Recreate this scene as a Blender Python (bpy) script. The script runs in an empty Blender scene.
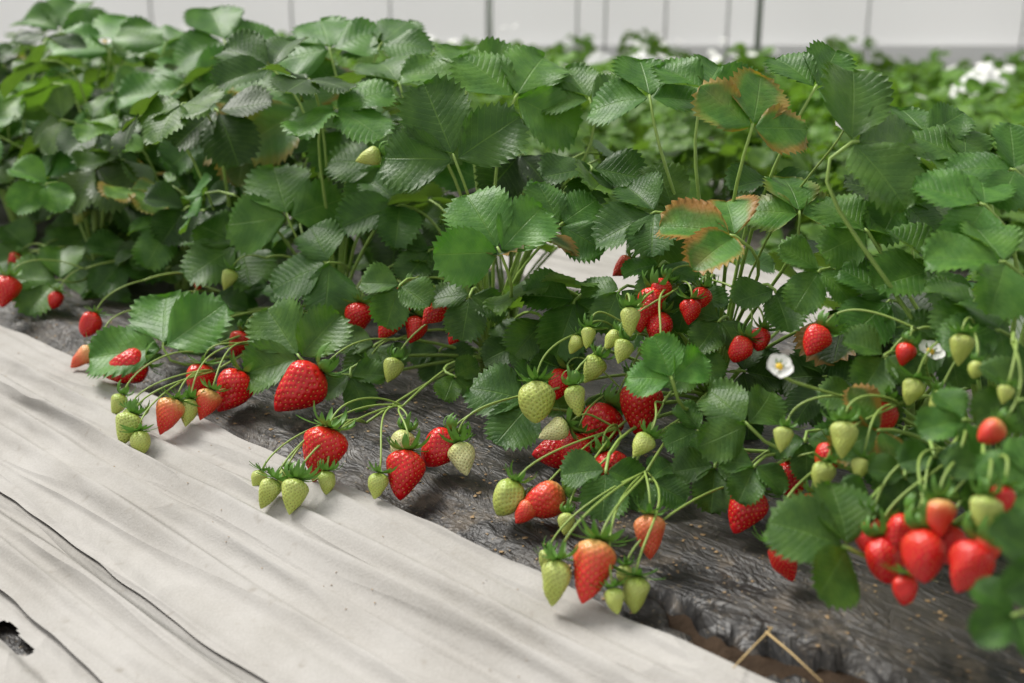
import bpy, math, random
from mathutils import Vector, Matrix, noise, kdtree
R = random.Random(7)
S = bpy.context.scene
COL = S.collection
S.view_settings.view_transform='Standard'; S.view_settings.look='None'; S.view_settings.exposure=0; S.view_settings.gamma=1
# ---------------------------------------------------------------- camera
F = 40/36*1024; PITCH = math.atan(361/F); H = .42
CAM = Vector((0,0,H)); FW = Vector((0,math.cos(PITCH),-math.sin(PITCH))); UP = Vector((0,math.sin(PITCH),math.cos(PITCH))); RT = Vector((1,0,0))
cd = bpy.data.cameras.new("camera"); cam = bpy.data.objects.new("camera", cd); COL.objects.link(cam)
cam.location = CAM; cam.rotation_euler = (math.pi/2-PITCH,0,0); cd.lens = 40; cd.sensor_width = 36
cd.clip_start = .01
cd.dof.use_dof = True; cd.dof.focus_distance = 1.05; cd.dof.aperture_fstop = 4.5
S.camera = cam
# row frame: u runs along the planting rows, v across them
RU = Vector((-.7247,.6891,0)); RV = Vector((.6891,.7247,0))
def UV(u,v,z=0): return RU*u+RV*v+Vector((0,0,z))
def vof(p): return p.dot(RV)
def uof(p): return p.dot(RU)
def ray(px,py): return FW+RT*((px-512)/F)+UP*((341.5-py)/F)
def at_z(px,py,z):
    d = ray(px,py); return CAM+d*((z-H)/d.z)
def at_v(px,py,v):
    d = ray(px,py); return CAM+d*(v/d.dot(RV))
def depth(p): return (p-CAM).dot(FW)
def sst(x,a,b):
    t=max(0,min(1,(x-a)/(b-a))); return t*t*(3-2*t)
# ---------------------------------------------------------------- materials
class NT:
    def __init__(s,name):
        s.m = bpy.data.materials.new(name); s.m.use_nodes=True; s.t=s.m.node_tree; s.t.nodes.clear()
        s.out = s.n('ShaderNodeOutputMaterial')
    def n(s,ty,**k):
        x = s.t.nodes.new(ty)
        for a,b in k.items(): setattr(x,a,b)
        return x
    def l(s,a,b): s.t.links.new(a,b)
    def put(s,sock,v):
        if isinstance(v,bpy.types.NodeSocket): s.l(v,sock)
        elif isinstance(v,(tuple,list)): sock.default_value = tuple(v)+((1,) if len(v)==3 and sock.type=='RGBA' else ())
        else: sock.default_value = v
    def math(s,op,a,b=0,c=None,clamp=False):
        x = s.n('ShaderNodeMath',operation=op); x.use_clamp=clamp
        s.put(x.inputs[0],a); s.put(x.inputs[1],b)
        if c is not None: s.put(x.inputs[2],c)
        return x.outputs[0]
    def mix(s,f,a,b,bt='MIX'):
        x = s.n('ShaderNodeMix',data_type='RGBA',blend_type=bt)
        s.put(x.inputs[0],f); s.put(x.inputs[6],a); s.put(x.inputs[7],b); return x.outputs[2]
    def ss(s,v,a,b):
        x = s.n('ShaderNodeMapRange',interpolation_type='SMOOTHSTEP')
        s.put(x.inputs[0],v); x.inputs[1].default_value=a; x.inputs[2].default_value=b; return x.outputs[0]
    def coord(s,which='Object',scale=(1,1,1),rot=(0,0,0)):
        c = s.n('ShaderNodeTexCoord'); m = s.n('ShaderNodeMapping'); m.inputs['Scale'].default_value=scale; m.inputs['Rotation'].default_value=rot
        s.l(c.outputs[which],m.inputs[0]); return m.outputs[0]
    def noise(s,vec,scale,detail=4,rough=.5,dist=0):
        x = s.n('ShaderNodeTexNoise'); s.l(vec,x.inputs['Vector']); x.inputs['Scale'].default_value=scale; x.inputs['Detail'].default_value=detail; x.inputs['Roughness'].default_value=rough; x.inputs['Distortion'].default_value=dist
        return x.outputs[0]
    def bsdf(s,**k):
        b = s.n('ShaderNodeBsdfPrincipled')
        for a,v in k.items(): s.put(b.inputs[a.replace('_',' ')],v)
        return b
    def bump(s,h,strength,dist):
        x = s.n('ShaderNodeBump'); x.inputs['Strength'].default_value=strength; x.inputs['Distance'].default_value=dist; s.put(x.inputs['Height'],h); return x.outputs[0]
    def fin(s,sh): s.l(sh,s.out.inputs[0]); return s.m
NTEETH = 11; VK = .22
def leaf_mat(name,base,light,spec):
    t = NT(name)
    uv = t.n('ShaderNodeUVMap'); sp = t.n('ShaderNodeSeparateXYZ'); t.l(uv.outputs[0],sp.inputs[0])
    s_ = t.math('ABSOLUTE',t.math('MULTIPLY_ADD',sp.outputs[0],2,-1))
    ph = t.math('MULTIPLY',t.math('SUBTRACT',sp.outputs[1],t.math('MULTIPLY',s_,VK)),NTEETH)
    f = t.math('FRACT',t.math('ADD',ph,10.9))
    dv = t.math('ABSOLUTE',t.math('SUBTRACT',f,.5))
    vein = t.math('SUBTRACT',1,t.ss(dv,.01,.08))
    mid = t.math('SUBTRACT',1,t.ss(s_,.008,.045))
    vm = t.math('MAXIMUM',t.math('MULTIPLY',vein,.5),mid)
    oi = t.n('ShaderNodeObjectInfo')
    oc = t.coord('Object')
    nz = t.noise(oc,45,3)
    c = t.mix(t.ss(nz,.35,.7),base,light)
    c = t.mix(1.0,c,oi.outputs['Color'],'MULTIPLY')
    c = t.mix(t.math('MULTIPLY',vm,.36),c,(.16,.29,.06))
    # bronze / yellow-red margin on ageing leaves
    inv = t.math('SUBTRACT',1,oi.outputs['Alpha'])
    edge = t.ss(t.math('ADD',s_,t.math('MULTIPLY_ADD',t.noise(oc,24,3),1.2,-.62)),.60,1.0)
    c = t.mix(t.math('MULTIPLY',inv,t.math('MULTIPLY',edge,.85)),c,(.40,.17,.035))
    c = t.mix(t.math('MULTIPLY',inv,t.math('MULTIPLY',t.ss(t.noise(oc,20,4),.45,.75),.5)),c,(.22,.11,.045))
    geo = t.n('ShaderNodeNewGeometry')
    c = t.mix(t.math('MULTIPLY',geo.outputs['Backfacing'],.6),c,(.15,.23,.09))
    vo = t.n('ShaderNodeTexVoronoi'); vo.inputs['Scale'].default_value=360; t.l(oc,vo.inputs['Vector'])
    hgt = t.math('ADD',t.math('MULTIPLY',vo.outputs['Distance'],-.45),t.math('MULTIPLY',vm,-1.1))
    bp = t.bump(hgt,.5,.0010)
    b = t.bsdf(Base_Color=c,Roughness=.45,Normal=bp); b.inputs['Specular IOR Level'].default_value=spec
    tr = t.n('ShaderNodeBsdfTranslucent'); t.put(tr.inputs[0],t.mix(1.0,c,(1.9,2.2,.45),'MULTIPLY'))
    mx = t.n('ShaderNodeMixShader'); mx.inputs[0].default_value=.22; t.l(b.outputs[0],mx.inputs[1]); t.l(tr.outputs[0],mx.inputs[2])
    return t.fin(mx.outputs[0])
M_LEAF = leaf_mat("strawberry_leaf_green",(.031,.098,.013),(.060,.152,.021),.36)
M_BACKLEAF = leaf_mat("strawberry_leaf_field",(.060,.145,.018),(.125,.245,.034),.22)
def simple(name,col,rough=.5,var=.25,scale=60,spec=.5,bumpd=0,tr=0):
    t = NT(name); oc=t.coord('Object'); nz=t.noise(oc,scale,4)
    c = t.mix(nz,tuple(x*(1-var) for x in col),tuple(min(1,x*(1+var)) for x in col))
    k = dict(Base_Color=c,Roughness=rough)
    if bumpd: k['Normal']=t.bump(nz,.6,bumpd)
    b = t.bsdf(**k); b.inputs['Specular IOR Level'].default_value=spec
    if tr:
        q=t.n('ShaderNodeBsdfTranslucent'); t.put(q.inputs[0],c); mx=t.n('ShaderNodeMixShader'); mx.inputs[0].default_value=tr
        t.l(b.outputs[0],mx.inputs[1]); t.l(q.outputs[0],mx.inputs[2]); return t.fin(mx.outputs[0])
    return t.fin(b.outputs[0])
M_STEM = simple("petiole_green",(.25,.38,.08),.5)
M_STEM2 = simple("pedicel_green",(.24,.35,.07),.5)
M_SEPAL = simple("sepal_green",(.10,.24,.030),.5,tr=.2)
M_PETAL = simple("petal_white",(.88,.88,.85),.6,.04,tr=.2)
M_CLOTH = simple("white_cloth",(.75,.76,.74),.8,.06)
M_CENTER = simple("flower_centre_yellow",(.75,.50,.04),.7)
M_SEEDY = simple("achene_yellow",(.68,.32,.05),.4,.3,9)
M_SEEDG = simple("achene_green",(.20,.15,.03),.5,.3,9)
def berry_mat(name,tip,mid,cap,rough):
    t = NT(name); oc=t.coord('Object'); sp=t.n('ShaderNodeSeparateXYZ'); t.l(oc,sp.inputs[0])
    oi=t.n('ShaderNodeObjectInfo')
    z=t.math('MULTIPLY',sp.outputs[2],-1)
    nz=t.noise(oc,2.2,3)
    zz=t.math('ADD',z,t.math('MULTIPLY_ADD',nz,.5,-.25))
    zz=t.math('ADD',zz,t.math('MULTIPLY_ADD',oi.outputs['Random'],.3,-.1))
    c=t.mix(t.ss(zz,.0,.42),cap,mid); c=t.mix(t.ss(zz,.30,.75),c,tip)
    b=t.bsdf(Base_Color=c,Roughness=rough,Normal=t.bump(t.noise(oc,45,2),.10,.02)); b.inputs['Specular IOR Level'].default_value=.5
    b.inputs['Subsurface Weight'].default_value=.06; b.inputs['Subsurface Radius'].default_value=(.3,.08,.04); b.inputs['Subsurface Scale'].default_value=.01
    return t.fin(b.outputs[0])
M_B = {'R':berry_mat("strawberry_ripe_red",(.52,.004,.007),(.59,.006,.009),(.62,.024,.012),.25),
       'H':berry_mat("strawberry_turning_orange",(.62,.026,.016),(.66,.09,.035),(.62,.38,.12),.33),
       'P':berry_mat("strawberry_peach",(.64,.08,.035),(.68,.22,.08),(.66,.42,.15),.36),
       'G':berry_mat("strawberry_unripe_green",(.42,.49,.10),(.45,.52,.14),(.31,.42,.07),.42),
       'C':berry_mat("strawberry_unripe_cream",(.66,.65,.32),(.62,.63,.27),(.43,.52,.14),.42)}
def rowmap(t,oc,sc,off=0,rot=-136.4):
    a=t.n('ShaderNodeMapping'); a.inputs['Rotation'].default_value=(0,0,math.radians(rot)); t.l(oc,a.inputs[0])
    b=t.n('ShaderNodeMapping'); b.inputs['Scale'].default_value=sc; b.inputs['Location'].default_value=(off,off,0); t.l(a.outputs[0],b.inputs[0]); return b.outputs[0]
def plastic_mat():
    t=NT("black_plastic_mulch"); oc=t.coord('Object')
    m1=rowmap(t,oc,(2.6,11,3)); m2=rowmap(t,oc,(2,22,3),4); m3=rowmap(t,oc,(9,20,3),2,-125)
    streak=t.noise(m1,1.8,4,.5,.9); s2=t.noise(m3,2.2,4,.55,1.4); st=t.noise(m2,2.2,6,.6,.4)
    ridge=t.math('ABSOLUTE',t.math('MULTIPLY_ADD',streak,2,-1)); ridge2=t.math('ABSOLUTE',t.math('MULTIPLY_ADD',s2,2,-1))
    dust=t.noise(oc,8,9,.7); fine=t.noise(oc,230,5,.65)
    c=t.mix(t.ss(dust,.38,.68),(.014,.013,.013),(.072,.064,.054))
    c=t.mix(t.math('MULTIPLY',t.ss(st,.54,.68),.5),c,(.13,.115,.095))
    c=t.mix(t.math('MULTIPLY',t.ss(t.noise(oc,26,6,.7),.52,.66),.5),c,(.15,.12,.09))
    c=t.mix(t.ss(fine,.60,.70),c,(.25,.20,.135))
    h=t.math('ADD',t.math('MULTIPLY',ridge,1.3),t.math('MULTIPLY',ridge2,.8))
    b=t.bsdf(Base_Color=c,Roughness=t.math('MULTIPLY_ADD',dust,.5,.24),Normal=t.bump(h,.7,.0080)); b.inputs['Specular IOR Level'].default_value=.44
    return t.fin(b.outputs[0])
M_PLAS=plastic_mat()
def fabric_mat(name="white_nonwoven_fabric",k=.90):
    t=NT(name); oc=t.coord('Object')
    mp=rowmap(t,oc,(.8,7,3)); mp2=rowmap(t,oc,(1.6,5,3),3,-118); mp3=rowmap(t,oc,(1.0,13,3),6,-139)
    a=t.noise(mp,1.8,3,.45,.4); a2=t.noise(mp2,1.6,3,.5,.6); a3=t.noise(mp3,1.8,2,.4,.3); d=t.noise(oc,6,8,.65); fi=t.noise(oc,480,2,.5)
    f=lambda q:t.math('ABSOLUTE',t.math('MULTIPLY_ADD',q,2,-1))
    c=t.mix(t.ss(d,.32,.70),(.460*k,.445*k,.422*k),(.372*k,.355*k,.328*k))
    c=t.mix(t.math('MULTIPLY',t.ss(t.noise(oc,60,6,.7),.58,.74),.55),c,(.25*k,.22*k,.18*k))
    c=t.mix(t.math('MULTIPLY',t.ss(fi,.35,.7),.12),c,(.6,.58,.56))
    h=t.math('ADD',t.math('ADD',t.math('MULTIPLY',f(a),-1.5),t.math('MULTIPLY',f(a2),-.45)),t.math('ADD',t.math('MULTIPLY',f(a3),-.6),t.math('MULTIPLY',fi,.03)))
    b=t.bsdf(Base_Color=c,Roughness=.88,Normal=t.bump(h,.9,.018)); b.inputs['Specular IOR Level'].default_value=.15
    return t.fin(b.outputs[0])
M_FAB=fabric_mat()
M_SOIL=simple("soil_brown",(.045,.029,.018),.95,.6,60,.2,.01)
M_STRAW=simple("dry_straw",(.50,.36,.17),.7)
M_CRUMB=simple("dried_crumbs",(.30,.20,.10),.8)
M_FILM=simple("greenhouse_film",(.90,.91,.91),.6,.06,.5,.2,tr=.45)
M_POST=simple("galvanised_steel",(.30,.31,.32),.45,.1,8)
M_POSTL=simple("pale_steel",(.88,.89,.90),.45,.05,8)
M_BASE=simple("film_skirt_grey",(.88,.88,.88),.6,.05,1)
# ---------------------------------------------------------------- mesh helpers
def mesh(name,vs,fs,mats,mi=None,smooth=True,uvs=None):
    m=bpy.data.meshes.new(name); m.from_pydata([tuple(v) for v in vs],[],fs)
    for x in mats: m.materials.append(x)
    if mi: m.polygons.foreach_set('material_index',mi)
    if smooth: m.polygons.foreach_set('use_smooth',[True]*len(fs))
    if uvs:
        ul=m.uv_layers.new(name="UVMap"); idx=[0]*len(m.loops); m.loops.foreach_get('vertex_index',idx)
        flat=[]
        for i in idx: flat+=uvs[i]
        ul.data.foreach_set('uv',flat)
    m.update(); return m
def obj(name,data,parent=None,mat=None,**props):
    o=bpy.data.objects.new(name,data); COL.objects.link(o)
    if parent: o.parent=parent
    if mat is not None: o.matrix_basis=mat
    for k,v in props.items(): o[k]=v
    return o
def bez(p0,p1,p2,p3,n):
    out=[]
    for i in range(n+1):
        t=i/n; a=1-t; out.append(p0*a**3+p1*3*a*a*t+p2*3*a*t*t+p3*t**3)
    return out
def tube(pts,r0,r1,seg=6,vs=None,fs=None):
    vs=[] if vs is None else vs; fs=[] if fs is None else fs
    b=len(vs); n=len(pts); ref=Vector((.3,.2,.9)).normalized()
    for i,p in enumerate(pts):
        d=(pts[min(i+1,n-1)]-pts[max(i-1,0)]).normalized()
        x=d.cross(ref); x=x.normalized() if x.length>1e-4 else Vector((1,0,0)); y=d.cross(x)
        r=r0+(r1-r0)*i/(n-1)
        for k in range(seg):
            a=2*math.pi*k/seg; vs.append(p+x*math.cos(a)*r+y*math.sin(a)*r)
    for i in range(n-1):
        for k in range(seg):
            k2=(k+1)%seg; fs.append((b+i*seg+k,b+i*seg+k2,b+(i+1)*seg+k2,b+(i+1)*seg+k))
    fs.append(tuple(b+k for k in range(seg))[::-1]); fs.append(tuple(b+(n-1)*seg+k for k in range(seg)))
    return vs,fs
# ---------------------------------------------------------------- leaf
def leaflet(vs,fs,uvs,M,L,W,rows,cols,bend,cup,asym,rng,teeth=NTEETH):
    b=len(vs); ph0=rng.random()*6; wav=rng.uniform(.8,2.2)*.0024; tw=rng.uniform(-.2,.2); pl=rng.uniform(.7,1.4)*.0010
    for i in range(rows+1):
        tau=i/rows; t=1-(1-tau)**1.35
        if t<.54: w=(1-((.54-t)/.54)**2.4)**.95
        else: w=(1-((t-.54)/.46)**2.3)**.62
        w=max(w,0)*W
        for j in range(-cols,cols+1):
            s=j/cols; a=abs(s); sg=1 if s>0 else -1
            f=(teeth*(tau-VK*a)+10)%1
            th=f/.6 if f<.6 else (1-f)/.4
            e=a**7*min(1,w/(.35*W)); amp=.0064*(L/.07)
            ww=w*(1+asym*sg)
            x=s*ww+sg*th*amp*e*.75; y=L*t+th*amp*.7*e
            g=(abs(((f-.6)%1)-.5)*2)
            z=-pl*(L/.07)*g*g*min(1,a*3.5)*(1-.2*a)*min(1,w/(.3*W))
            z+=cup*ww*a**1.25+wav*math.sin(t*8+ph0+s*2.2)*a*a*(L/.07)
            z+=tw*s*ww*t*.5
            if abs(bend)>1e-3:
                an=bend*t; yy=L*math.sin(an)/bend; zz=-L*(1-math.cos(an))/bend
                y2=yy+(y-L*t)*math.cos(an)+z*math.sin(an); z2=zz-(y-L*t)*math.sin(an)+z*math.cos(an)
            else: y2,z2=y,z
            vs.append(M@Vector((x,y2,z2))); uvs.append([s*.5+.5,tau])
    c=2*cols+1
    for i in range(rows):
        for j in range(c-1):
            q=b+i*c+j; fs.append((q,q+1,q+c+1,q+c))
def leaf_arrays(rng,rows,cols,vs,fs,uvs,M0,sc=1,teeth=NTEETH):
    bend=rng.uniform(.0,.6)
    cup=rng.uniform(.0,.50)
    W=rng.uniform(.0275,.032)*sc; L=.07*sc
    M=M0@Matrix.Translation((0,.006*sc,0))@Matrix.Rotation(rng.uniform(-.15,.15),4,'X')
    leaflet(vs,fs,uvs,M,L,W,rows,cols,bend,cup,0,rng,teeth)
    for sg in(-1,1):
        an=rng.uniform(62,86)
        M=M0@Matrix.Rotation(math.radians(-sg*an),4,'Z')@Matrix.Translation((0,.003*sc,0))@Matrix.Rotation(rng.uniform(-.28,.32),4,'X')@Matrix.Rotation(sg*rng.uniform(-.1,.36),4,'Y')
        k=rng.uniform(.86,.97)
        leaflet(vs,fs,uvs,M,L*k,W*k*.98,rows,cols,rng.uniform(.0,.6),cup+rng.uniform(-.08,.10),sg*.12,rng,teeth)
LEAVES=[]
for k in range(20):
    vs,fs,uvs=[],[],[]; leaf_arrays(random.Random(100+k),55,7,vs,fs,uvs,Matrix.Identity(4))
    LEAVES.append(mesh("strawberry_leaf_blades",vs,fs,[M_LEAF],uvs=uvs))
NL=len(LEAVES)
# ---------------------------------------------------------------- ground, beds, sheets
def slope(v): return -.35*max(0,.63-v)
def fabz(v): return -.010-(.572-v)*.17
def surf(v): return slope(v)+.002 if v>.575 else fabz(v)+.003
def hole(u,v):
    return ((u-.33)/.095)**2+((v-.607-.010*math.sin(u*30))/.012)**2 + .9*noise.noise(Vector((u*22,v*50,3)))+.4*noise.noise(Vector((u*70,v*110,3)))
def bedz(u,v):
    w=noise.noise(Vector((u*3.2,v*11,1.3)))*.0045
    w+=.008*(.35-abs(noise.noise(Vector((u*3+.6*v,v*15,5)))))
    w+=.0035*(.3-abs(noise.noise(Vector((u*11,v*24+u*4,8)))))
    w+=noise.noise(Vector((u*1.2,v*3,9)))*.008
    return slope(v)+w-.006
def bedz2(u,v):
    h=hole(u,v)
    return bedz(u,v)+(.002*math.exp(-((h-1.6)/.5)**2)-.035*(1-sst(h,.7,1.3)) if h<6 else 0)
def sheet(name,u0,u1,v0,v1,du,dv,zf,m,cut=None,e0=0,e1=0,**props):
    nu=int((u1-u0)/du)+1; nv=int((v1-v0)/dv)+1; vs=[];fs=[]; O=UV((u0+u1)/2,(v0+v1)/2,zf((u0+u1)/2,(v0+v1)/2)); qs=[]
    for i in range(nu+1):
        u=u0+(u1-u0)*i/nu
        a=v0+e0*noise.noise(Vector((u*4,1.7,v0)))+e0*.4*noise.noise(Vector((u*21,1.7,v0)))
        b=v1+e1*noise.noise(Vector((u*4,7.7,v1)))+e1*.4*noise.noise(Vector((u*21,2.7,v1)))
        for j in range(nv+1):
            v=a+(b-a)*j/nv; vs.append(UV(u,v,zf(u,v))-O); qs.append((u,v))
    for i in range(nu):
        for j in range(nv):
            q=i*(nv+1)+j
            if cut and cut(*qs[q]): continue
            fs.append((q,q+nv+1,q+nv+2,q+1))
    return obj(name,mesh(name,vs,fs,[m]),None,Matrix.Translation(O),**props)
def gz(v): return -.10-.03*max(0,v-1.3)
vs=[];fs=[]
for i,u in enumerate((-9,0,14)):
    for v in (-6,1.3,14): vs.append(UV(u,v,gz(v)))
fs=[(0,3,4,1),(1,4,5,2),(3,6,7,4),(4,7,8,5)]
obj("floor",mesh("floor",vs,fs,[M_SOIL],smooth=False),kind="structure",label="bare brown soil floor of the greenhouse",category="ground")
sheet("plastic_mulch_sheet",-.5,4.6,.50,1.24,.006,.006,bedz2,M_PLAS,e1=.01,
   label="dusty wrinkled black plastic mulch sheet covering the planting bed",category="plastic sheet")
sheet("bed_soil",-.5,4.6,.58,1.22,.012,.012,lambda u,v:(slope(v)-.030+(.012 if hole(u,v)<5 else 0)+.008*noise.noise(Vector((u*60,v*60,0)))-(.04 if v>1.20 else 0)),M_SOIL,
   label="dark brown soil of the raised bed under torn plastic",category="soil")
def folds(u,v,lst,seed,k=1):
    z=0
    for c,a,w in lst:
        cc=c+.010*noise.noise(Vector((u*1.5,c*31,seed)))+.02*(u-.5)*noise.noise(Vector((c*57,.3,seed)))
        am=a*(.8+1.0*noise.noise(Vector((u*1.8,c*77,seed+4))))
        x=(v-cc)/w
        z+=am*(math.exp(-x*x) if x<0 else math.exp(-x*x*2.5))
    z+=.013*(.3-abs(noise.noise(Vector((u*1.2,v*13+u*1.4,seed+2)))))
    z+=.0055*(.3-abs(noise.noise(Vector((u*1.8+v*2,v*24-u*1.5,seed+9)))))
    z+=.0025*noise.noise(Vector((u*5,v*12,seed)))
    return z*k
F1=[(.548,.004,.007),(.518,.012,.009),(.488,.013,.009),(.458,.010,.008),(.430,.013,.009)]
sheet("fabric_sheet",-.5,4.0,.378,.572,.006,.0025,lambda u,v:fabz(v)+folds(u,v,F1,1)*min(1,max(.1,(.578-v)/.03))*min(1,max(.1,(v-.374)/.035)),M_FAB,e0=.010,e1=.010,
   label="creamy white nonwoven fabric sheet overlapping the black plastic edge",category="fabric sheet")
F2=[(.36,.006,.008),(.335,.007,.007)]
sheet("fabric_sheet",-.5,4.0,.305,.42,.006,.003,lambda u,v:-.0465+(-.012*sst(v,.395,.415))+folds(u,v,F2,2)*min(1,max(.1,(v-.298)/.03))*min(1,max(.1,(.38-v)/.02)),M_FAB,e0=.010,
   label="wrinkled pale fabric strip lying along the path",category="fabric sheet")
hc=at_z(14,640,-.052); hu,hv=uof(hc),vof(hc)
def tear(u,v): return ((u-hu)/.034)**2+((v-hv)/.010)**2+1.3*noise.noise(Vector((u*34,v*60,2)))<.9
F3=[(.27,.006,.009),(.235,.008,.010),(.2,.008,.010),(.16,.009,.010),(.1,.009,.012)]
sheet("fabric_sheet",-.3,1.8,-.3,.325,.0026,.0020,lambda u,v:-.0525+folds(u,v,F3,3)*min(1,max(.1,(.305-v)/.02)),M_FAB,cut=tear,
   label="pale fabric path sheet with a torn hole",category="fabric sheet")
sheet("plastic_mulch_sheet",-.6,3.0,-.4,.50,.01,.01,lambda u,v:-.060+.003*(.3-abs(noise.noise(Vector((u*14,v*25,1))))),M_PLAS,
   label="dirty black plastic sheet beneath the torn white fabric",category="plastic sheet")
sheet("fabric_sheet",-.6,5.5,1.25,1.66,.02,.008,lambda u,v:-.025-.03*math.sin((v-1.22)/.44*math.pi)+folds(u,v,[(1.4,.01,.02),(1.5,.01,.02),(1.6,.01,.02)],7),M_FAB,
   label="pale fabric strip covering the path behind the plants",category="fabric sheet")
ROWS=[1.98+.9*k for k in range(6)]
def inview(p,m=.35): return .8<p.y<6.35 and abs(p.x)<.47*p.y+m
for k,vr in enumerate(ROWS):
    zt=gz(vr)+.08
    us=[u*.2 for u in range(-25,50) if inview(UV(u*.2,vr),.9)]
    u0,u1=min(us),max(us)
    sheet("plastic_mulch_sheet",u0,u1,vr-.30,vr+.30,.1,.05,lambda u,v,vr=vr,zt=zt:zt-.25*max(0,abs(v-vr)-.2),M_PLAS,
      label="black plastic mulch over a planted bed",category="plastic sheet",group="mulched beds behind")
    sheet("fabric_sheet",u0,u1,vr+.32,vr+.60,.06,.03,lambda u,v,vr=vr,zt=zt:zt-.04+.008*noise.noise(Vector((u*3,v*12,vr))),M_FAB,
      label="pale fabric strip between planted beds",category="fabric sheet",group="fabric paths behind")
# ---------------------------------------------------------------- plants
CROWNS=[(.08,.86),(.16,1.02),(.30,.88),(.44,1.04),(.60,.93),(.86,.87),(.98,1.02),(1.10,.84),(1.28,.82),(1.24,1.02),(1.46,.84),(1.50,1.04),(1.60,.78),(1.72,.86),(1.80,1.02),(1.92,.80),(2.02,1.00),(2.2,.82),(2.3,1.04),(2.5,.85),(2.65,1.04),(2.85,.86),(3.05,1.02),(3.3,.88),(3.6,.98),(3.95,.92)]
PL=[]
for i,(u,v) in enumerate(CROWNS):
    c=UV(u,v,bedz(u,v)); e=obj("strawberry_plant",None,None,Matrix.Translation(c),label="bushy strawberry plant with serrated trifoliate leaves in black mulch",category="strawberry plant",group="strawberry plants of the fruiting row")
    e.empty_display_size=.02
    PL.append((e,c))
    vs,fs=[],[]
    for k in range(5):
        a=k*1.257+i; p=Vector((math.cos(a)*.008,math.sin(a)*.008,-.01))
        tube([p,p*1.3+Vector((0,0,.02)),p*1.8+Vector((0,0,.045))],.007,.003,6,vs,fs)
    obj("crown",mesh("crown",vs,fs,[M_STEM]),e)
def nearest(p,ku=1.0):
    return min(PL,key=lambda q:math.hypot((uof(q[1])-uof(p))*ku,vof(q[1])-vof(p)))
def frame(N,d):
    N=N.normalized(); d=(d-N*d.dot(N)).normalized(); x=d.cross(N)
    return Matrix(((x.x,d.x,N.x,0),(x.y,d.y,N.y,0),(x.z,d.z,N.z,0),(0,0,0,1)))
def tintc(rng,k=1):
    b=(rng.uniform(.42,.9) if rng.random()<.62 else rng.uniform(.95,1.8))*k; y=rng.uniform(-.12,.32)
    return (b*(1+y),b,b*(1-y*.8),1)
def add_leaf(plant,P,N,d,sc,rng,color=None,var=None):
    e,c=plant
    Mw=Matrix.Translation(P)@frame(N,d)@Matrix.Scale(sc,4)
    o=obj("leaf",LEAVES[rng.randrange(NL) if var is None else var],e,Matrix.Translation(-c)@Mw)
    o.color=color or tintc(rng)
    inv=Mw.inverted(); dd=(Mw.to_3x3()@Vector((0,1,0))).normalized(); NN=(Mw.to_3x3()@Vector((0,0,1))).normalized()
    hgt=P.z-c.z; dl=(P-c).length
    out=Vector((P.x-c.x,P.y-c.y,0))
    st=c+out*.03+Vector((0,0,.012))
    pts=bez(st,c+out*.25+Vector((0,0,max(.03,hgt*.6))),P-dd*dl*.22-NN*dl*.12,P,9)
    pts.append(P+dd*.006*sc)
    vs,fs=tube([inv@q for q in pts],.0022/sc,.0013/sc,6)
    obj("petiole",mesh("petiole",vs,fs,[M_STEM]),o)
    return o
def sdir(a,N):
    a=math.radians(a); s=RT*math.cos(a)+UP*math.sin(a)
    fn=FW.dot(N)
    if abs(fn)<.15: fn=-.15
    k=max(-1.2,min(1.2,-(s.dot(N))/fn)); return (s+FW*k).normalized()
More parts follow.
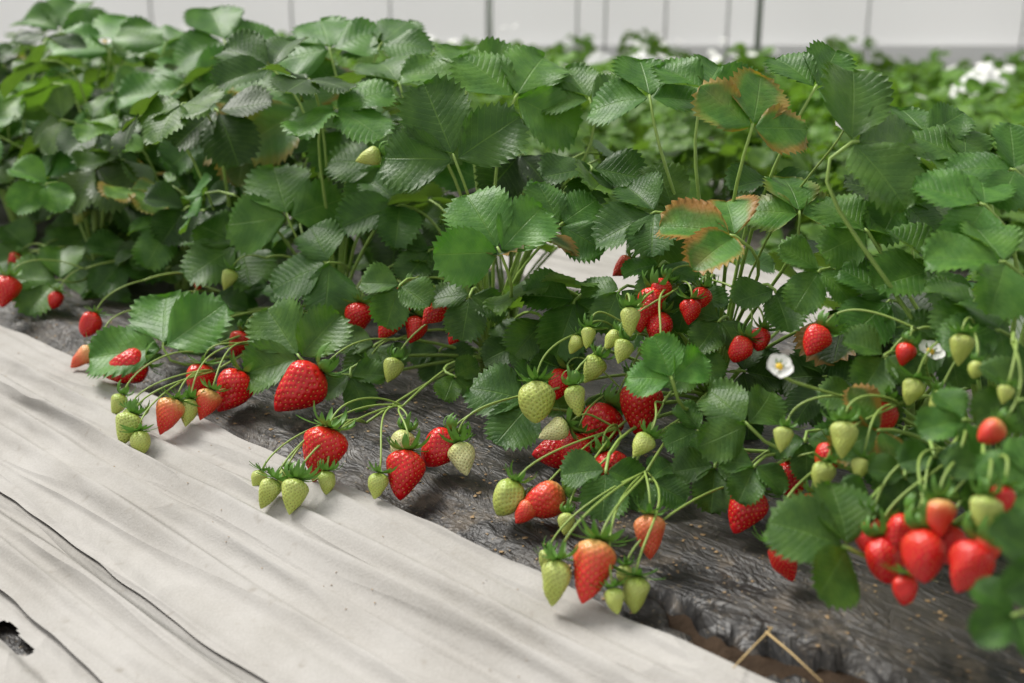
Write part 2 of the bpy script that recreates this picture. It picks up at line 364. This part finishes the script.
# leaves matched to the photograph: junction, plane across row, direction of middle leaflet, length, facing, lean, tint
HL=[(455,160,.76,112,82,60,-.1,.72,1,2),(500,252,.72,118,74,55,0,1.3,1,3),(515,98,.88,62,76,38,.1,1.3,1,5),(560,225,.82,40,52,45,.1,1.0,1,None),
(650,98,.90,95,66,28,0,1.1,1,7),(752,128,.86,75,66,48,.2,1.35,.3,1),(852,142,.84,8,94,38,.2,.9,1,4),(815,88,.94,55,62,38,.2,1.0,1,None),
(735,236,.82,168,72,32,-.1,1.4,.0,6),(655,212,.84,205,62,35,-.4,.7,1,8),(592,168,.90,265,56,40,0,.6,1,9),(800,215,.90,95,58,45,.1,1.5,.7,10),
(868,232,.88,135,56,45,.1,1.2,1,11),(985,205,.86,160,66,30,0,1.3,1,None),(1005,262,.82,175,72,28,0,1.3,1,12),(935,270,.88,190,64,30,.1,1.0,1,13),
(890,300,.86,215,62,35,.1,.9,1,14),(965,160,.94,150,60,35,.1,1.0,1,None),(748,425,.73,130,58,50,-.1,.9,1,15),(672,380,.72,110,46,50,.1,1.5,1,0),
(848,548,.63,158,76,48,.15,.85,1,3),(1035,480,.66,170,54,40,0,1.1,1,1),(1045,560,.58,150,62,45,.3,.7,1,2),(532,402,.74,165,62,42,0,.8,1,5),
(606,470,.66,262,50,42,.1,.8,1,7),(300,358,.66,128,66,52,-.2,1.0,1,8),(163,348,.68,105,78,35,-.1,1.3,1,9),(112,275,.75,195,68,30,-.2,1.1,1,10),
(288,218,.78,110,70,50,0,1.2,1,11),(305,108,.92,150,80,38,0,1.1,.5,12),(345,128,.88,255,55,40,.1,.95,1,13),(330,262,.76,200,60,35,-.2,.85,1,14),
(400,205,.84,200,58,45,0,.8,1,None),(150,215,.84,60,60,30,0,1.2,1,None),(120,125,.92,165,70,38,-.1,1.6,1,15),(205,175,.90,175,64,40,0,1.1,1,0),
(240,245,.77,215,58,40,0,.95,1,1),(430,250,.84,235,46,35,0,.7,1,2),(575,300,.80,250,56,48,.1,.9,1,4),(545,320,.80,300,52,48,0,.8,1,6),
(95,225,.82,240,60,35,0,1.0,1,None),(190,90,.94,110,72,30,0,1.3,1,None),(400,85,.92,120,66,35,0,.95,1,None),(465,75,.92,95,66,28,0,1.2,1,None),
(590,100,.94,120,54,30,0,1.0,1,None),(705,90,.92,60,62,28,.1,1.1,1,None),(900,200,.92,320,54,40,.2,.9,1,None),(690,290,.84,250,42,40,0,.8,1,None),
(775,290,.84,280,48,40,0,.85,1,None),(820,270,.84,230,48,40,0,1.1,1,None),(945,340,.84,200,52,35,.1,.9,1,None),(1000,330,.80,190,58,35,.1,1.0,1,None),
(880,430,.73,200,52,35,.1,1.0,.2,None),(720,320,.82,230,42,40,0,.75,1,None),(60,280,.74,180,56,30,0,1.0,1,None),(30,250,.76,210,50,35,0,.9,1,None),(130,255,.76,230,48,35,0,.8,1,None),
(385,165,.86,170,56,40,0,1.05,1,None),(965,420,.70,190,46,35,0,1.1,1,None),(250,130,.90,190,66,40,0,.95,.5,None),
(330,50,.96,110,68,30,0,1.2,1,None),(285,78,.96,60,64,30,0,1.0,1,None),(110,52,1.02,90,62,30,0,1.5,1,None),(50,110,.94,140,60,35,0,1.2,1,None),(225,42,1.02,120,62,30,0,1.1,1,None),(165,45,1.0,70,58,30,0,1.2,1,None),(380,45,1.0,60,58,30,0,.9,1,None),(60,30,1.05,90,54,30,0,1.1,1,None),
(1020,400,.72,200,52,40,.1,.8,1,None),(885,355,.78,230,48,42,.1,.85,1,None),(975,300,.82,220,54,35,.1,.9,1,None),
(715,465,.73,260,46,45,0,.7,1,None),(860,400,.77,250,44,45,0,.8,1,None),(935,455,.70,270,40,45,0,.7,1,None),
(650,480,.71,330,38,40,0,.85,1,None),(1015,170,.92,170,60,30,0,1.0,1,None),(925,135,.94,100,54,30,0,.9,1,None),(770,180,.94,270,48,40,0,.65,1,None),(905,475,.69,250,42,45,0,.65,1,None),(985,470,.66,250,42,45,0,.7,1,None),
(350,375,.74,300,36,45,0,.9,1,None),(375,345,.74,240,40,45,0,.8,1,None),(700,430,.75,200,36,45,0,1.0,1,None),(755,465,.72,240,40,45,0,.8,1,None),(805,440,.76,270,38,45,0,.8,1,None),(690,355,.79,240,40,45,0,1.1,1,None),(560,350,.80,230,36,45,0,.8,1,None),(520,345,.82,200,38,45,0,.7,1,None),(440,350,.82,260,36,45,0,.7,1,None),(870,500,.67,230,34,45,0,.7,1,None),(250,310,.76,220,42,40,0,.9,1,None),(205,320,.74,240,38,40,0,.9,1,None),
(1015,615,.56,200,50,40,.1,.7,1,None),(400,285,.72,250,42,48,0,.9,1,None),(470,295,.76,260,44,48,0,.7,1,None),(620,290,.80,240,44,45,0,.9,1,None),(660,265,.82,250,42,40,0,1.0,1,None)]
for (px,py,v,a,lp,T,side,br,al,var) in HL:
    P=at_v(px,py,v); 
    if P.z<.015: P=at_z(px,py,.03)
    T=math.radians(T); N=Vector((side,-math.sin(T),math.cos(T))).normalized()
    sc=lp*depth(P)/F/.07; sc=min(sc,1.7)
    y=R.uniform(-.04,.20); br*=1.18
    add_leaf(nearest(P),P,N,sdir(a,N),sc,R,(br*(1+y),br,br*.95,al),var)
def fill(plant,n,rng,hs=1,lim=.95,k_=.9):
    e,c=plant; k=0; tries=0; g=rng.random()*6
    while k<n and tries<n*6:
        tries+=1
        th=math.radians(5+62*rng.random()**.7); az=g+tries*2.4+rng.uniform(-.4,.4)
        ln=(rng.uniform(.16,.33) if th<.7 else rng.uniform(.12,.25))*hs
        o=Vector((math.cos(az),math.sin(az),0)); P=c+o*ln*math.sin(th)*.95+Vector((0,0,ln*math.cos(th)))
        v=vof(P)
        if P.z<.42*(1-v/lim)+.065 and v<lim: continue
        if (P-CAM).length<.64: continue
        if v<.68: continue
        tl=rng.uniform(.1,.9)*min(1,.4+math.sin(th))
        N=(Vector((0,0,1))+o*tl+Vector((rng.uniform(-.7,.7),rng.uniform(-.9,.4),0))).normalized()
        d=o+Vector((rng.uniform(-.6,.6),rng.uniform(-.6,.6),-.2))
        add_leaf(plant,P,N,d,rng.uniform(.7,1.12),rng,(lambda t:(t[0],t[1],t[2],.4 if rng.random()<.05 else 1))(tintc(rng,k_)))
        k+=1
for i,p in enumerate(PL):
    u,v=CROWNS[i]
    back=v>1.0
    fill(p,7 if u<.9 else (11 if u<1.3 else 23),random.Random(500+i),(.86 if back else .96) if u<.9 else (.96 if back and u<1.3 else 1.05),.95 if u<1.4 else .84,.85 if u<1.3 else 1.0)
# field plants behind (too small and soft in the photo to show separate parts)
BP=[]
for k in range(6):
    rng=random.Random(900+k); vs,fs,uvs=[],[],[]
    for i in range(40):
        th=math.radians(5+72*math.sqrt(rng.random())); az=i*2.4+rng.random()
        ln=rng.uniform(.16,.28); o=Vector((math.cos(az),math.sin(az),0)); P=o*ln*math.sin(th)+Vector((0,0,ln*math.cos(th)))
        N=(Vector((0,0,1))+o*rng.uniform(.1,.9)+Vector((rng.uniform(-.4,.4),rng.uniform(-.4,.4),0)))
        leaf_arrays(rng,18,3,vs,fs,uvs,Matrix.Translation(P)@frame(N,o+Vector((rng.uniform(-.5,.5),rng.uniform(-.5,.5),-.2))),rng.uniform(.75,1.1),NTEETH)
        b=len(vs); tube(bez(o*.01,o*.03+Vector((0,0,P.z*.6)),P*.9,P,4),.002,.0013,4,vs,fs); uvs+= [[.5,.02]]*(len(vs)-b)
    nf=len(fs)
    for i in range((0,2,5,0,7,0)[k]):
        a=rng.random()*6.28; P=Vector((math.cos(a)*.12,math.sin(a)*.12,rng.uniform(.25,.30))); N=Vector((rng.uniform(-.5,.5),rng.uniform(-.8,.3),1)).normalized(); Mf=Matrix.Translation(P)@frame(N,Vector((1,.2,0)))
        for q in range(5):
            an=q*1.2566; o=Vector((math.cos(an),math.sin(an),0)); s=Vector((-math.sin(an),math.cos(an),0)); b=len(vs)
            for rr,ww in((.001,.002),(.008,.009),(.015,.009),(.019,.003)): vs+=[Mf@(o*rr-s*ww),Mf@(o*rr+s*ww)]; uvs+=[[.5,.5]]*2
            fs+=[(b,b+1,b+3,b+2),(b+2,b+3,b+5,b+4),(b+4,b+5,b+7,b+6)]
    BP.append(mesh("field_strawberry_plant",vs,fs,[M_BACKLEAF,M_PETAL],[0]*nf+[1]*(len(fs)-nf),uvs=uvs))
rng=random.Random(33); nb=0
for k,vr in enumerate(ROWS):
    st=.19 if k==0 else .26
    for i in range(int(20/st)):
        u=-6+i*st; v=vr+(.13 if i%2 else -.13)+rng.uniform(-.03,.03)
        p=UV(u,v,gz(vr)+.07)
        if not inview(p): continue
        s=rng.uniform(.85,1.12)*(1.0 if k==0 else 1.0)
        o=obj("strawberry_plant",BP[rng.randrange(6) if k else rng.choice([0,3,5])],None,Matrix.Translation(p)@Matrix.Rotation(rng.random()*6.3,4,'Z')@Matrix.Scale(s,4),
          label="leafy strawberry plant in a neighbouring bed",category="strawberry plant",group="strawberry plants in the beds behind")
        b=rng.uniform(.85,1.15)*(.75 if k<1 else 1.1); o.color=(b,b,b*.9,1); nb+=1
# crumpled pieces of white cover cloth lying on the far rows
for q,(px,py,dd,w_) in enumerate(((985,76,4.2,.16),(640,62,5.2,.22),(545,60,5.4,.20),(840,70,4.8,.16),(600,60,5.6,.18))):
    d=ray(px,py); O=CAM+d*(dd/d.dot(FW)); vs,fs=[],[]
    for i in range(25):
        for j in range(17):
            a,b=i/12-1,j/8-1; r=math.sqrt(a*a+b*b); n=noise.noise(Vector((a*2+q*7,b*2,q)))
            vs.append(Vector((a*w_*(.6+.3*n),b*w_*.6,(.045*(1-min(1,r*r))+.03*noise.noise(Vector((a*4,b*4,q*3)))-.05*r))))
    for i in range(24):
        for j in range(16): fs.append((i*17+j,i*17+17+j,i*17+18+j,i*17+j+1))
    obj("cover_cloth",mesh("cover_cloth",vs,fs,[M_CLOTH]),None,Matrix.Translation(O),label="crumpled white cover cloth lying on the field rows",category="cloth",group="white cloths on the far rows")
# ---------------------------------------------------------------- berries
def berry_mesh(seed,Rm,sh,pw,qx):
    rng=random.Random(seed); off=Vector((rng.random()*9,rng.random()*9,0))
    def prof(t):
        if t<sh: return Rm*max(0,(1-(1-t/sh)**2.2))**.55
        a=(t-sh)/(1-sh); return Rm*max(0,1-a**pw)**qx
    def pos(t,a):
        r=prof(t); p=Vector((r*math.cos(a),r*math.sin(a),-t-.0)); n=noise.noise(p*2.2+off)*.18
        return Vector((p.x*(1+n*1.4),p.y*(1+n*.8),p.z*(1+n*.1)))
    seeds=[]
    NSd=165; cum=[0]; 
    for i in range(200): cum.append(cum[-1]+prof((i+.5)/200)+.01)
    k=0
    for i in range(NSd):
        tg=cum[-1]*(.03+.95*(i+.5)/NSd)
        while cum[k+1]<tg: k+=1
        t=(k+(tg-cum[k])/(cum[k+1]-cum[k]))/200
        seeds.append((min(.98,t),i*2.39996+rng.uniform(-.06,.06)))
    kd=kdtree.KDTree(len(seeds)); SP=[pos(*s) for s in seeds]
    for i,p in enumerate(SP): kd.insert(p,i)
    kd.balance()
    ns,nt=90,64; vs=[Vector((0,0,-.02))];fs=[]
    for i in range(1,nt):
        t=.5-.5*math.cos(math.pi*i/nt)
        for k in range(ns):
            p=pos(t,2*math.pi*k/ns); d=kd.find(p)[2]
            nrm=(p-Vector((0,0,p.z*.7-.1))).normalized()
            vs.append(p-nrm*(.030*math.exp(-(d/.029)**2)-.004))
    vs.append(Vector((0,0,-1.0)))
    for k in range(ns): fs.append((0,1+k,1+(k+1)%ns)[::-1])
    for i in range(nt-2):
        for k in range(ns):
            a=1+i*ns; k2=(k+1)%ns; fs.append((a+k,a+ns+k,a+ns+k2,a+k2))
    a=1+(nt-2)*ns
    for k in range(ns): fs.append((a+k,len(vs)-1,a+(k+1)%ns))
    mi=[0]*len(fs)
    for (t,an),p in zip(seeds,SP):
        p2=pos(min(1,t+.02),an); p0=pos(max(0,t-.02),an); T=(p2-p0).normalized(); B=Vector((-math.sin(an),math.cos(an),0)); N=T.cross(B); 
        if N.dot(p-Vector((0,0,p.z)))<0: N=-N
        N.normalize(); c=p-N*.016; b=len(vs)
        vs+= [c+T*.022,c+B*.012,c-T*.020,c-B*.012,c+N*.013,c-N*.01]
        for q in((0,1,4),(1,2,4),(2,3,4),(3,0,4)): fs.append(tuple(b+x for x in q)); mi.append(1)
    return vs,fs,mi
SHAPES=[berry_mesh(1,.38,.30,1.6,.76),berry_mesh(2,.41,.28,1.5,.78),berry_mesh(3,.34,.26,1.5,.80),berry_mesh(4,.42,.34,2.0,.72),berry_mesh(5,.38,.25,1.35,.84)]
BM={k:[mesh("strawberry_flesh",*s[:2],[M_B[k],M_SEEDY if k in'RHP' else M_SEEDG],s[2]) for s in SHAPES] for k in M_B}
def calyx_mesh(seed,lift,ln):
    rng=random.Random(seed); vs,fs=[],[]
    for k in range(13):
        a=2*math.pi*k/13+rng.uniform(-.2,.2); L=ln*rng.uniform(.7,1.25); w=.058*rng.uniform(.8,1.15); el=rng.uniform(-.35,.1)+(.2 if k%2 else 0); cu=lift*rng.uniform(.3,1.5)
        o=Vector((math.cos(a),math.sin(a),0)); sd=Vector((-math.sin(a),math.cos(a),0)); p=o*.02+Vector((0,0,.012)); b=len(vs); tw=rng.uniform(-.6,.6)
        n=7
        for i in range(n+1):
            t=i/n; ww=w*(math.sin(math.pi*min(1,(t*.82+.18)))**.7) if i<n else .002
            e=el+cu*t; up=Vector((0,0,1))*math.cos(e)-o*math.sin(e)
            q=(sd+up*tw*t).normalized()
            vs+= [p-q*ww+up*.012,p.copy(),p+q*ww+up*.012]
            p=p+(o*math.cos(e)+Vector((0,0,1))*math.sin(e))*(L/n)
        for i in range(n):
            c=b+i*3; fs+=[(c,c+1,c+4,c+3),(c+1,c+2,c+5,c+4)]
    return mesh("calyx",vs,fs,[M_SEPAL])
CAL=[calyx_mesh(k,l,ln) for k,(l,ln) in enumerate([(1.3,.44),(1.8,.48),(.5,.48),(2.4,.44),(.9,.52)])]
LAB={'R':"ripe glossy red strawberry",'H':"half-ripe orange-red strawberry with pale shoulders",'P':"pale peach-orange half-ripe strawberry",'G':"small unripe green strawberry",'C':"unripe cream-green strawberry"}
# px,py,length,kind,tip angle,place (0 = touching the sheet, else plane across the row)
B=[(298,390,60,'R',222,0),(200,382,36,'R',262,0),(231,392,46,'R',240,0),(168,417,38,'H',250,0),(188,413,28,'G',265,0),(206,405,32,'H',250,0),(125,368,44,'R',200,0),
(82,358,28,'P',225,0),(127,430,34,'G',255,0),(140,443,24,'G',280,0),(118,405,22,'G',250,0),(321,455,56,'R',255,0),(404,475,50,'R',262,0),(439,449,42,'R',235,0),(401,445,30,'C',250,0),
(463,459,34,'C',285,0),(377,486,26,'G',260,0),(293,497,36,'G',262,0),(268,494,32,'G',245,0),(327,483,24,'G',270,0),(362,372,26,'G',240,.72),(392,371,26,'G',250,.72),
(591,572,64,'H',252,0),(544,501,44,'H',205,0),(524,513,26,'H',230,0),(507,498,38,'G',240,0),(555,583,46,'G',262,0),(650,537,44,'P',268,0),(635,595,36,'G',265,0),(615,601,26,'G',280,0),
(566,524,22,'G',260,0),(640,408,54,'R',262,.76),(598,430,54,'R',240,.75),(556,450,50,'R',190,.73),(612,472,42,'R',290,.70),(536,402,42,'G',268,.69),(553,431,32,'C',205,.69),
(576,401,32,'G',280,.70),(588,338,22,'G',260,.74),(630,322,30,'G',268,.74),(592,370,30,'G',240,.73),(622,352,26,'G',250,.73),(641,446,28,'G',230,.69),(605,512,24,'G',240,0),
(745,511,50,'R',240,0),(790,480,38,'R',270,0),(783,440,26,'G',255,.70),(843,440,38,'G',262,.69),(827,460,34,'R',240,.74),(822,476,30,'G',250,.69),(785,562,40,'R',290,0),
(885,560,46,'R',275,.64),(925,556,52,'R',262,.61),(968,568,54,'R',240,.60),(940,518,38,'H',265,.62),(985,515,40,'G',262,.61),(880,418,38,'R',250,.76),(815,342,34,'R',235,.78),
(960,350,32,'G',262,.76),(912,392,28,'G',250,.76),(990,432,30,'H',215,.68),(936,402,24,'G',240,.76),(900,535,42,'R',230,.65),(868,535,36,'R',250,.65),
(358,320,34,'R',262,.76),(389,326,34,'R',235,.75),(435,312,36,'R',225,.75),(406,302,32,'R',250,.77),(207,266,28,'R',262,.75),(238,345,28,'R',250,0),(183,326,26,'R',250,.70),
(90,325,26,'R',250,.70),(650,305,34,'R',250,.79),(660,328,32,'R',262,.79),(622,268,26,'H',220,.90),(690,312,26,'R',262,.80),(6,292,32,'R',255,.70),(24,270,20,'H',262,.72),(14,262,18,'R',240,.74),
(368,157,26,'G',200,.76),(80,215,22,'G',250,.76),(78,182,16,'G',262,.76),(228,280,22,'G',250,.72),(40,258,16,'G',250,.74),(700,300,26,'R',250,.82),(415,330,28,'R',250,.77),(740,350,28,'R',240,.80),(560,385,32,'R',250,.76),(1000,500,30,'R',250,.62),(860,470,24,'G',250,.69),
(612,340,22,'G',230,.74),(655,362,20,'G',250,.73),(130,418,20,'G',270,0),(258,480,20,'G',250,0),(283,478,18,'G',250,0),(545,560,20,'G',250,0),(625,575,20,'G',260,0),(575,452,38,'R',260,.75),(975,370,18,'G',250,.74),(1005,395,20,'G',250,.70),(955,470,20,'G',250,.66),
(200,282,20,'R',250,.75),(215,255,18,'R',250,.76),(455,335,22,'R',240,.78),(660,290,24,'R',240,.80),(640,320,26,'R',270,.78),(760,340,24,'R',250,.82),(905,355,24,'R',250,.78),(872,395,26,'R',250,.78),(30,280,18,'R',250,.72),(575,345,20,'G',240,.74),(735,492,24,'R',240,.74),(810,505,24,'R',260,.70),(948,545,38,'R',255,.63),(988,548,36,'H',255,.61),(55,300,18,'R',250,.72),(905,590,30,'R',260,.62)]
berries=[]
for i,(px,py,lp,kd_,ta,pl) in enumerate(B):
    a=math.radians(ta); s=RT*math.cos(a)+UP*math.sin(a)
    d=(s-FW*(R.uniform(.05,.4) if i else .02)).normalized()
    P=at_z(px,py,.025) if pl==0 else at_v(px,py,pl)
    Rm=.39
    for _ in range(4):
        L=lp*depth(P)/F*1.02
        zc=.5*L*abs(d.z)*.94+Rm*L*math.sqrt(1-d.z**2)*.55+.001
        tipv=vof(P+d*L*.4)
        if pl==0 or P.z<zc+surf(tipv):
            P=at_z(px,py,zc+surf(tipv))
    cap=P-d*L*.5
    z=-d; x=z.cross(Vector((0,.3,1))).normalized(); y=z.cross(x)
    Mr=Matrix(((x.x,y.x,z.x,0),(x.y,y.y,z.y,0),(x.z,y.z,z.z,0),(0,0,0,1)))@Matrix.Rotation(R.random()*6.28,4,'Z')
    sh=R.choice([2,0,4,3]) if kd_ in 'GC' else (2 if kd_=='P' or px==591 else R.choice([0,1,1,3,4]))
    if i==0: sh=0
    if px>860 and kd_ in 'RH': sh=R.choice([3,1,3])
    Mw=Matrix.Translation(cap)@Mr@Matrix.Scale(L,4)
    o=obj("strawberry",BM[kd_][sh],None,Mw,label=LAB[kd_]+(" resting on the sheet" if pl==0 else " hanging among leaves"),category="strawberry",group="strawberries on the fruiting plants")
    big=1.5 if L<.032 else (1.25 if kd_ in 'GC' else 1.12)
    obj("calyx",CAL[R.randrange(5)],o,Matrix.Rotation(R.random()*6,4,'Z')@Matrix.Scale(big,4))
    berries.append([o,Mw,cap,z,L])
# low young leaves growing down among the fruit
rng=random.Random(77); cents=[b[2]-b[3]*b[4]*.5 for b in berries]; n=0
for _ in range(900):
    if n>=40: break
    u=rng.uniform(.15,1.5); v=rng.uniform(.72,.92); P=UV(u,v,rng.uniform(.025,.09))
    vw=(CAM-P).normalized()
    ok=True
    for q in cents:
        w=q-P; t=w.dot(vw)
        if (w-vw*t).length<.036 and t<.03: ok=False; break
        if w.length<.035: ok=False; break
    if not ok: continue
    N=Vector((rng.uniform(-.4,.4),rng.uniform(-1.1,-.3),rng.uniform(.6,1)))
    d=Vector((rng.uniform(-1,1),rng.uniform(-1,.3),rng.uniform(-.3,.3)))
    add_leaf(nearest(P),P,N,d,rng.uniform(.38,.62),rng,tintc(rng,1.1)); n+=1
# fruit trusses: group neighbouring berries onto shared stalks
left=list(range(len(berries)))
while left:
    i=left[0]; ci=berries[i][2]
    grp=[j for j in left if (berries[j][2]-ci).length<.08][:6]
    left=[j for j in left if j not in grp]
    cen=sum((berries[j][2] for j in grp),Vector())/len(grp)
    e,c=nearest(cen,2.2)
    node=c.lerp(cen,.68); node.z=max(node.z,cen.z)+R.uniform(.006,.03)
    out=Vector((node.x-c.x,node.y-c.y,0))
    pts=bez(c+Vector((0,0,.01)),c+out*.25+Vector((0,0,node.z*.8+.02)),node-out*.3+Vector((0,0,.008)),node,12)
    vs,fs=tube([p-c for p in pts],.0018,.0013,6)
    obj("fruit_stalk",mesh("fruit_stalk",vs,fs,[M_STEM2]),e)
    for j in grp:
        o,Mw,cap,z,L=berries[j]; inv=Mw.inverted(); dl=(cap-node).length
        side=Vector((R.uniform(-.3,.3),R.uniform(-.3,.3),0))*dl
        pts=bez(node,node+(cap-node)*.35+Vector((0,0,.15*dl+.004))+side,cap+z*min(.4*dl,.024)+Vector((0,0,.005)),cap+z*L*.01,14)
        pts=[p if p.z>slope(vof(p))+.004 else Vector((p.x,p.y,slope(vof(p))+.004)) for p in pts]
        vs,fs=tube([inv@q for q in pts],.0010/L,.0009/L,6)
        obj("pedicel",mesh("pedicel",vs,fs,[M_STEM2]),o)
# ---------------------------------------------------------------- flowers
def flower(P,N,sc,pl):
    e,c=pl; vs,fs=[],[]
    M=Matrix.Translation(P-c)@frame(N,Vector((.3,1,.2)))@Matrix.Scale(sc,4)
    root=obj("flower",None,e,M)
    for k in range(5):
        a=k*1.2566; o=Vector((math.cos(a),math.sin(a),0)); s=Vector((-math.sin(a),math.cos(a),0)); b=len(vs)
        for i in range(11):
            t=i/10; w=.0074*max(0,1-abs((t-.58)/.58 if t<.58 else (t-.58)/.45)**2.2)**.6+.0006
            for j in(-1,-.5,0,.5,1): vs.append(o*(.002+.0125*t-.001*j*j*t)+s*w*j+Vector((0,0,.0030*t*t+.0014*j*j+.0006*(k%2))))
        for i in range(10):
            for j in range(4):
                q=b+i*5+j; fs.append((q,q+1,q+6,q+5))
    obj("petals",mesh("petals",vs,fs,[M_PETAL]),root)
    vs,fs=[],[]
    for i in range(5):
        t=i/4*math.pi/2
        for k in range(12): a=k*math.pi/6; vs.append(Vector((.0040*math.cos(t)*math.cos(a)*(1+.08*(k%2)),.0040*math.cos(t)*math.sin(a)*(1+.08*(k%2)),.003*math.sin(t)+.001)))
    for i in range(4):
        for k in range(12): fs.append((i*12+k,i*12+(k+1)%12,i*12+12+(k+1)%12,i*12+12+k))
    obj("flower_centre",mesh("flower_centre",vs,fs,[M_CENTER]),root)
    obj("sepals",CAL[0],root,Matrix.Translation((0,0,-.0015))@Matrix.Scale(.022,4))
    inv=(Matrix.Translation(c)@M).inverted(); out=P-c
    pts=bez(c+Vector((0,0,.01)),c+Vector((out.x*.2,out.y*.2,out.z*.7)),P-N.normalized()*.04,P-N.normalized()*.001,10)
    v2,f2=tube([inv@q for q in pts],.0013/sc,.001/sc,6)
    obj("flower_stalk",mesh("flower_stalk",v2,f2,[M_STEM2]),root)
P=at_v(779,367,.66); flower(P,Vector((.1,-.7,.75)),.66,nearest(P))
for px,py,v in((845,128,.92),(105,42,.98),(930,352,.80)):
    P=at_v(px,py,v); flower(P,Vector((.2,-.4,.9)),.75,nearest(P))
# ---------------------------------------------------------------- debris, straw
rng=random.Random(4); vs,fs=[],[]
for i in range(1300):
    u=rng.uniform(.1,1.6); v=rng.uniform(.575,.86) if rng.random()<.9 else rng.uniform(.45,.575)
    z=(bedz(u,v) if v>.575 else fabz(v)+folds(u,v,F1,1))+.0005
    if hole(u,v)<1.6: continue
    p=UV(u,v,z); s=rng.uniform(.0004,.0022)*(1 if v>.575 else .5); b=len(vs); n=5
    for k in range(n):
        a=k*6.283/n; vs.append(p+Vector((math.cos(a)*s*rng.uniform(.5,1.5),math.sin(a)*s*rng.uniform(.5,1.5),rng.uniform(-.0003,.0006))))
    vs.append(p+Vector((0,0,s*.35)))
    for k in range(n): fs.append((b+k,b+(k+1)%n,b+n))
obj("dried_petal_crumbs",mesh("dried_petal_crumbs",vs,fs,[M_CRUMB],smooth=False),kind="stuff",label="scattered tan crumbs of dried petals and soil",category="debris")
for (a,b,c) in(((772,628),(752,648),(733,668)),((766,632),(790,652),(822,682))):
    p=[at_z(x,y,-.004) for x,y in(a,b,c)]; O=p[1]
    vs,fs=tube([q-O for q in p],.0009,.0005,6)
    obj("straw_stalk",mesh("straw_stalk",vs,fs,[M_STRAW]),None,Matrix.Translation(O),label="dry yellow straw stalk lying on torn plastic",category="straw")
# ---------------------------------------------------------------- greenhouse shell
def box(vs,fs,x0,x1,y0,y1,z0,z1):
    b=len(vs)
    for x in(x0,x1):
        for y in(y0,y1):
            for z in(z0,z1): vs.append(Vector((x,y,z)))
    for q in((0,1,3,2),(4,6,7,5),(0,4,5,1),(2,3,7,6),(0,2,6,4),(1,5,7,3)): fs.append(tuple(b+x for x in q))
WY=6.9
vs,fs=[],[]
for i in range(61):
    x=-9+18*i/60
    for z in(-.4,.2,.9,1.8,3.0): vs.append(Vector((x,WY+.02*math.sin(x*5),z)))
for i in range(60):
    for j in range(4): q=i*5+j; fs.append((q,q+5,q+6,q+1))
obj("wall_back",mesh("wall_back",vs,fs,[M_FILM]),kind="structure",label="translucent white greenhouse film wall",category="wall")
vs,fs=[],[]; box(vs,fs,-9,9,WY-.06,WY-.03,-.4,.06)
obj("trim_1",mesh("trim_1",vs,fs,[M_BASE],smooth=False),kind="structure",label="grey plastic skirt along the greenhouse wall",category="wall skirt")
def post(px,y,r,m,top=3.0):
    x=(px-512)/F*y*1.0
    z0=gz(vof(Vector((x,y,0))))
    p=[Vector((0,0,0)),Vector((0,0,top*.5)),Vector((0,0,top-z0))]
    vs,fs=tube(p,r,r,14)
    tube([Vector((0,0,0)),Vector((0,0,.03))],r*1.7,r*1.5,14,vs,fs)
    obj("greenhouse_post",mesh("greenhouse_post",vs,fs,[m]),None,Matrix.Translation((x,y,z0)),label="slim galvanised steel post of the greenhouse frame",category="post",group="greenhouse frame posts")
post(750,5.6,.015,M_POST)
for px in(-60,165,300,395,575,602,660,720,855,1005,1100): post(px,6.75,.008,M_POSTL)
post(490,6.6,.022,M_POSTL)
for z in(.9,1.6):
    vs,fs=tube([Vector((-9,0,0)),Vector((0,0,0)),Vector((9,0,0))],.015,.015,10)
    obj("greenhouse_rail",mesh("greenhouse_rail",vs,fs,[M_POST]),None,Matrix.Translation((0,6.72,z)),label="horizontal steel rail of the greenhouse frame",category="rail")
# ---------------------------------------------------------------- light
w=bpy.data.worlds.new("world"); S.world=w; w.use_nodes=True; bg=w.node_tree.nodes['Background']
bg.inputs[0].default_value=(1,.99,.97,1); bg.inputs[1].default_value=.80
sd=bpy.data.lights.new("sun",'SUN'); sd.energy=4.4; sd.angle=math.radians(24); sd.color=(1,.97,.92)
so=bpy.data.objects.new("sun",sd); COL.objects.link(so); so.rotation_euler=(math.radians(-22),math.radians(-30),0)
